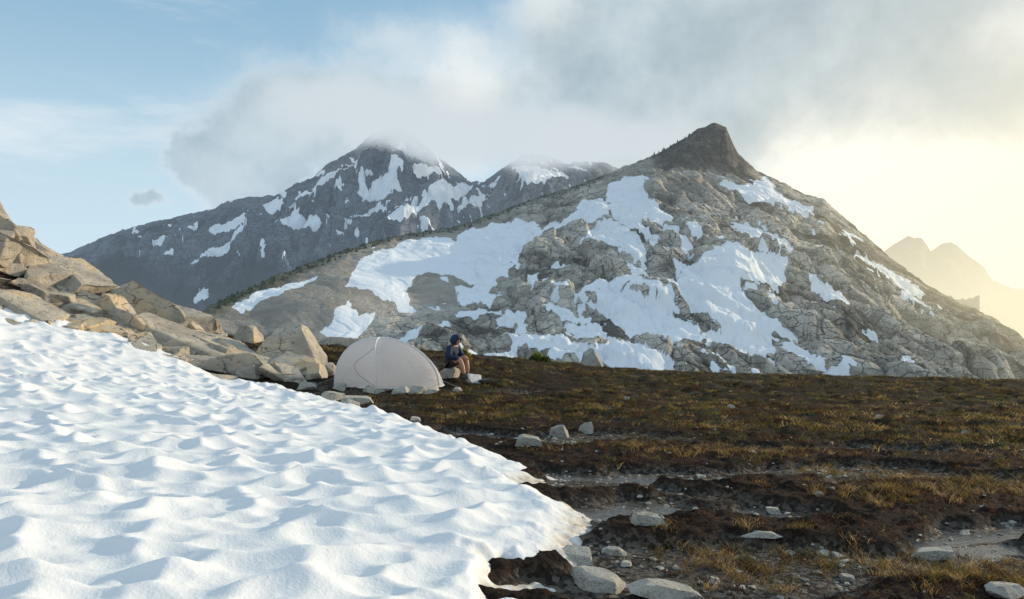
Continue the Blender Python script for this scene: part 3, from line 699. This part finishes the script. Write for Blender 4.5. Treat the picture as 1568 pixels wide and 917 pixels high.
ho=mk('hood',w@hr.T+hc,JT[~((tm[:,0]>.66)&(np.abs(tm[:,2])<.72))],3,JK,parent=hiker);sd_=ho.modifiers.new('t','SOLIDIFY');sd_.thickness=.014
for sgn,W_ in((1,(.39,.17,.53)),(-1,(.39,-.15,.52))):
    wr=Vector(W_);fw=Vector((.95,-.15*sgn,-.25)).normalized();sd2=Vector((0.1,-sgn,0)).normalized();dn=Vector((-.25,0,-1))
    V=[wr-fw*.02,wr+fw*.045];E=[(0,1)];R=[.026,(.036,.02)]
    for k,(o_,L) in enumerate(((-.027,.062),(-.009,.07),(.009,.074),(.027,.066))):
        b_=wr+fw*.085+sd2*o_;i0=len(V)
        V+= [wr+fw*.06+sd2*o_*.9,b_,b_+fw*L*.4+dn*L*.15,b_+fw*L*.6+dn*L*.6];E+=[(1,i0),(i0,i0+1),(i0+1,i0+2),(i0+2,i0+3)];R+=[.012,.0095,.0085,.0075]
    i0=len(V);V+=[wr+fw*.03+sd2*.035,wr+fw*.065+sd2*.06+dn*.01,wr+fw*.09+sd2*.06+dn*.025];E+=[(1,i0),(i0,i0+1),(i0+1,i0+2)];R+=[.014,.011,.009]
    hnd=skin('hand',[tuple(q) for q in V],E,R,1,1);hnd.parent=hiker;hnd.data.materials.clear();hnd.data.materials.append(SK)
o=mk('seat_stone',rock((.50,.45,.30),(0,0,.3),77),IT,3,STONE,parent=hiker);o.location=(.0,0,.10)
gx,gy=(726-CU)/F*21.6,21.6
gear=link(bpy.data.objects.new('stuff_sack',None));gear.location=(gx,gy,float(ground(gx,gy)));gear.rotation_euler=(0,0,.5)
W2=simple('white_nylon',(.7,.7,.72),.5);RD=simple('red_strap',(.3,.04,.03),.5);BK=simple('black_pad',(.03,.03,.035),.6)
o=mk('bag',rock((.42,.24,.24),(0,.1,0),78,npl=4),IT,3,W2,parent=gear);o.location=(0,0,.11)
o=mk('strap',rock((.05,.26,.26),(0,.1,0),79,npl=2),IT,3,RD,parent=gear);o.location=(-.05,0,.11)
o=mk('pad',rock((.3,.2,.1),(0,0,.2),80,npl=3),IT,3,BK,parent=gear);o.location=(.26,-.12,.05)
# ---------------- haze and summit cloud
def volbox(name,lo,hi_,mt_):
    me=bpy.data.meshes.new(name);bm=bmesh.new();bmesh.ops.create_cube(bm,size=1)
    for v in bm.verts: v.co=Vector([lo[i] if v.co[i]<0 else hi_[i] for i in range(3)])
    bm.to_mesh(me);bm.free();me.materials.append(mt_);return link(bpy.data.objects.new(name,me))
def gauss(n,p,c,r):
    a=n.n('ShaderNodeVectorMath',operation='SUBTRACT');n.set(a.inputs[0],p);a.inputs[1].default_value=c
    b=n.n('ShaderNodeVectorMath',operation='DIVIDE');n.set(b.inputs[0],a.outputs[0]);b.inputs[1].default_value=r
    d=n.n('ShaderNodeVectorMath',operation='DOT_PRODUCT');n.set(d.inputs[0],b.outputs[0]);n.set(d.inputs[1],b.outputs[0])
    return n.m('EXPONENT',n.m('MULTIPLY',d.outputs['Value'],-1.0))
def voltree(n,dens,emcol,emis=1.0,absf=1.0):
    e=n.n('ShaderNodeEmission');n.set(e.inputs[0],emcol);n.set(e.inputs[1],n.m('MULTIPLY',dens,emis))
    ab=n.n('ShaderNodeVolumeAbsorption');ab.inputs[0].default_value=(0,0,0,1);n.set(ab.inputs[1],n.m('MULTIPLY',dens,absf))
    a=n.n('ShaderNodeAddShader');n.set(a.inputs[0],e.outputs[0]);n.set(a.inputs[1],ab.outputs[0]);n.out(a.outputs[0],True)
HZ,n=mat('haze');p=n.pos();sp=n.n('ShaderNodeSeparateXYZ');n.set(sp.inputs[0],p)
hf=n.m('EXPONENT',n.m('MULTIPLY',n.m('MAXIMUM',sp.outputs[2],0.0),-1/300.0))
far=gauss(n,p,(1500,2200,0),(900,1300,500))
de=n.m('MULTIPLY',n.m('ADD',1.35e-4,n.m('MULTIPLY',far,5e-4)),hf)
col=n.mix(n.ss(sp.outputs[0],-100,500),(0.52,0.66,0.80),(1.0,0.93,0.70))  # airlight put in as emission colour, blue on the left, golden on the right
voltree(n,de,col,1.0,0.85)
HZ.cycles.volume_step_rate=1.5
volbox('haze',(-3500,130,-160),(4000,4600,900),HZ)
# golden emission stands in for low sun in the haze by the right-hand flank
SZ,n=mat('gold_glow_haze');p=n.pos()
g1=n.m('MAXIMUM',n.m('SUBTRACT',gauss(n,p,(470,430,10),(230,170,150)),0.05),0.0)
voltree(n,n.m('MULTIPLY',g1,3.4e-3),(1.0,0.86,0.50,1),1.0,0.7)
volbox('gold_glow_haze',(60,135,-130),(880,730,270),SZ)
CL,n=mat('cloud_vapour');p=n.pos()
nz=n.noise(p,0.007,4,0.62);tot=None
for c_,r_ in (((-420,1780,430),(150,120,62)),((-265,1800,430),(150,120,78)),((-110,1800,350),(160,110,60)),((60,1840,385),(190,120,66)),((300,1860,360),(200,120,66))):
    g1=gauss(n,p,c_,r_);tot=g1 if tot is None else n.m('ADD',tot,g1)
de=n.m('MULTIPLY',n.ss(n.m('ADD',tot,n.m('MULTIPLY',n.m('SUBTRACT',nz,0.5),2.4)),0.25,1.3),0.017)
de=n.m('MULTIPLY',de,n.ss(tot,0.05,0.4))
voltree(n,de,(0.66,0.72,0.76,1),1.0)  # cloud brightness is emitted by the volume in place of scattered light
CL.cycles.volume_step_rate=1.0
volbox('summit_cloud',(-750,1560,200),(750,2080,640),CL)
# ---------------- world
AZ=63;EL=14
w=bpy.data.worlds.new('World');bpy.context.scene.world=w;w.use_nodes=True;n=NT(w.node_tree)
sky=n.n('ShaderNodeTexSky',sky_type='NISHITA');sky.sun_disc=False;sky.sun_elevation=math.radians(EL);sky.sun_rotation=math.radians(AZ);sky.altitude=1800;sky.dust_density=1.0;sky.ozone_density=1.5
d=n.n('ShaderNodeTexCoord').outputs['Generated'];nv=n.n('ShaderNodeVectorMath',operation='NORMALIZE');n.set(nv.inputs[0],d);d=nv.outputs[0]
s3=n.n('ShaderNodeSeparateXYZ');n.set(s3.inputs[0],d)
az=n.m('ARCTAN2',s3.outputs[0],s3.outputs[1]);el=n.m('ARCSINE',s3.outputs[2])
wz=n.noise(d,3.2,6,0.64,out=1);ws=n.n('ShaderNodeSeparateColor');n.set(ws.inputs[0],wz)
azw=n.m('ADD',az,n.m('MULTIPLY',n.m('SUBTRACT',ws.outputs[0],0.5),0.30));elw=n.m('ADD',el,n.m('MULTIPLY',n.m('SUBTRACT',ws.outputs[1],0.5),0.22))
def blob(u,v,ru,rv,wgt=1.0,warp=True):
    a0=math.atan((u-CU)/F);e0=math.atan((CV-v)/F*math.cos(a0));ra=ru/F*math.cos(a0)**2;re=rv/F*math.cos(a0)
    q=n.m('ADD',n.m('POWER',n.m('DIVIDE',n.m('SUBTRACT',azw if warp else az,a0),ra),2),n.m('POWER',n.m('DIVIDE',n.m('SUBTRACT',elw if warp else el,e0),re),2))
    return n.m('MULTIPLY',n.m('EXPONENT',n.m('MULTIPLY',q,-1)),wgt)
def sumb(l,warp=True):
    t=None
    for b_ in l:
        x=blob(*b_,warp=warp);t=x if t is None else n.m('ADD',t,x)
    return t
cl=sumb([(400,235,110,60,1),(510,165,140,65,.9),(330,262,50,30,.6),(620,190,150,65,.8),(900,150,170,100,1),(1150,50,290,150,1.2),(1420,90,270,105,1.2),(1020,215,160,60,.9),(1560,190,160,60,.7),(255,325,42,16,.9),(1550,-60,500,150,1)])
nn=n.noise(d,6,6,0.62)
mask=n.ss(n.m('ADD',cl,n.m('MULTIPLY',n.m('SUBTRACT',nn,0.5),1.1)),0.12,0.95)
glow=sumb([(1500,350,280,85,1.0),(1270,245,120,60,.8),(1400,280,200,65,.6),(1680,320,160,160,.5)],True)
glow2=sumb([(690,120,90,65,.55),(650,200,90,50,.4),(860,20,60,40,.35),(1540,60,60,50,.35),(560,70,60,30,.3)],True)
thick=n.noise(d,5.0,5,0.6)
ccol=n.mix(n.ss(thick,0.32,0.68),(3.4,4.5,5.2),(6.0,7.0,7.5))
ccol=n.mix(n.ss(mask,0.95,0.25,0,0.65),ccol,(8.6,9.0,9.1))
ccol=n.mix(n.m('MULTIPLY',n.ss(az,0.1,0.75),0.35),ccol,(8.2,8.0,7.3))
skyc=n.mix(n.ss(s3.outputs[1],-0.1,0.6,0.70,0.70),sky.outputs[0],(3.0,5.6,7.7))
pale=n.ss(el,0.0,0.40,0.80,0.0)
skyc=n.mix(pale,skyc,(7.2,8.8,9.3))
fill_sky=n.m('MULTIPLY',n.ss(n.noise(d,2.0,4,0.6),0.35,0.6),n.m('MAXIMUM',n.ss(el,0.42,0.7),n.ss(s3.outputs[1],0.45,0.1)))  # pale veil overhead and behind the camera, added to raise ambient light
skyc=n.mix(n.m('MULTIPLY',fill_sky,0.5),skyc,(7.6,8.0,8.6))
cir=n.m('MULTIPLY',n.ss(n.noise(n.scale(d,(1,1,5)),2.6,6,0.62),0.48,0.75,0,0.7),n.ss(el,0.02,0.12))
skyc=n.mix(cir,skyc,(8.8,9.2,9.3))
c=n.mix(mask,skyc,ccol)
c=n.mix(n.m('MINIMUM',n.m('ADD',glow,glow2),0.97),c,(11.0,10.7,9.8))
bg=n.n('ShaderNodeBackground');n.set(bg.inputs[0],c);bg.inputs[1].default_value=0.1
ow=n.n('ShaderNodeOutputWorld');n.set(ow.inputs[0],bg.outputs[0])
L=bpy.data.lights.new('sun','SUN');L.energy=5.0;L.angle=math.radians(0.6);L.color=(1.0,0.82,0.56)
lo=link(bpy.data.objects.new('sun',L));a_,e_=math.radians(AZ),math.radians(EL)
dv=Vector((math.sin(a_)*math.cos(e_),math.cos(a_)*math.cos(e_),math.sin(e_)));lo.rotation_euler=dv.to_track_quat('Z','Y').to_euler()
# ---------------- camera
cam=bpy.data.cameras.new('camera');cam.sensor_width=36;cam.lens=36*F/1568;cam.clip_start=0.1;cam.clip_end=90000
co_=link(bpy.data.objects.new('camera',cam));co_.location=(0,0,0);co_.rotation_euler=(math.radians(90),0,0)
sc=bpy.context.scene;sc.camera=co_
sc.view_settings.view_transform='Standard';sc.view_settings.look='None';sc.view_settings.exposure=0
tick('end')
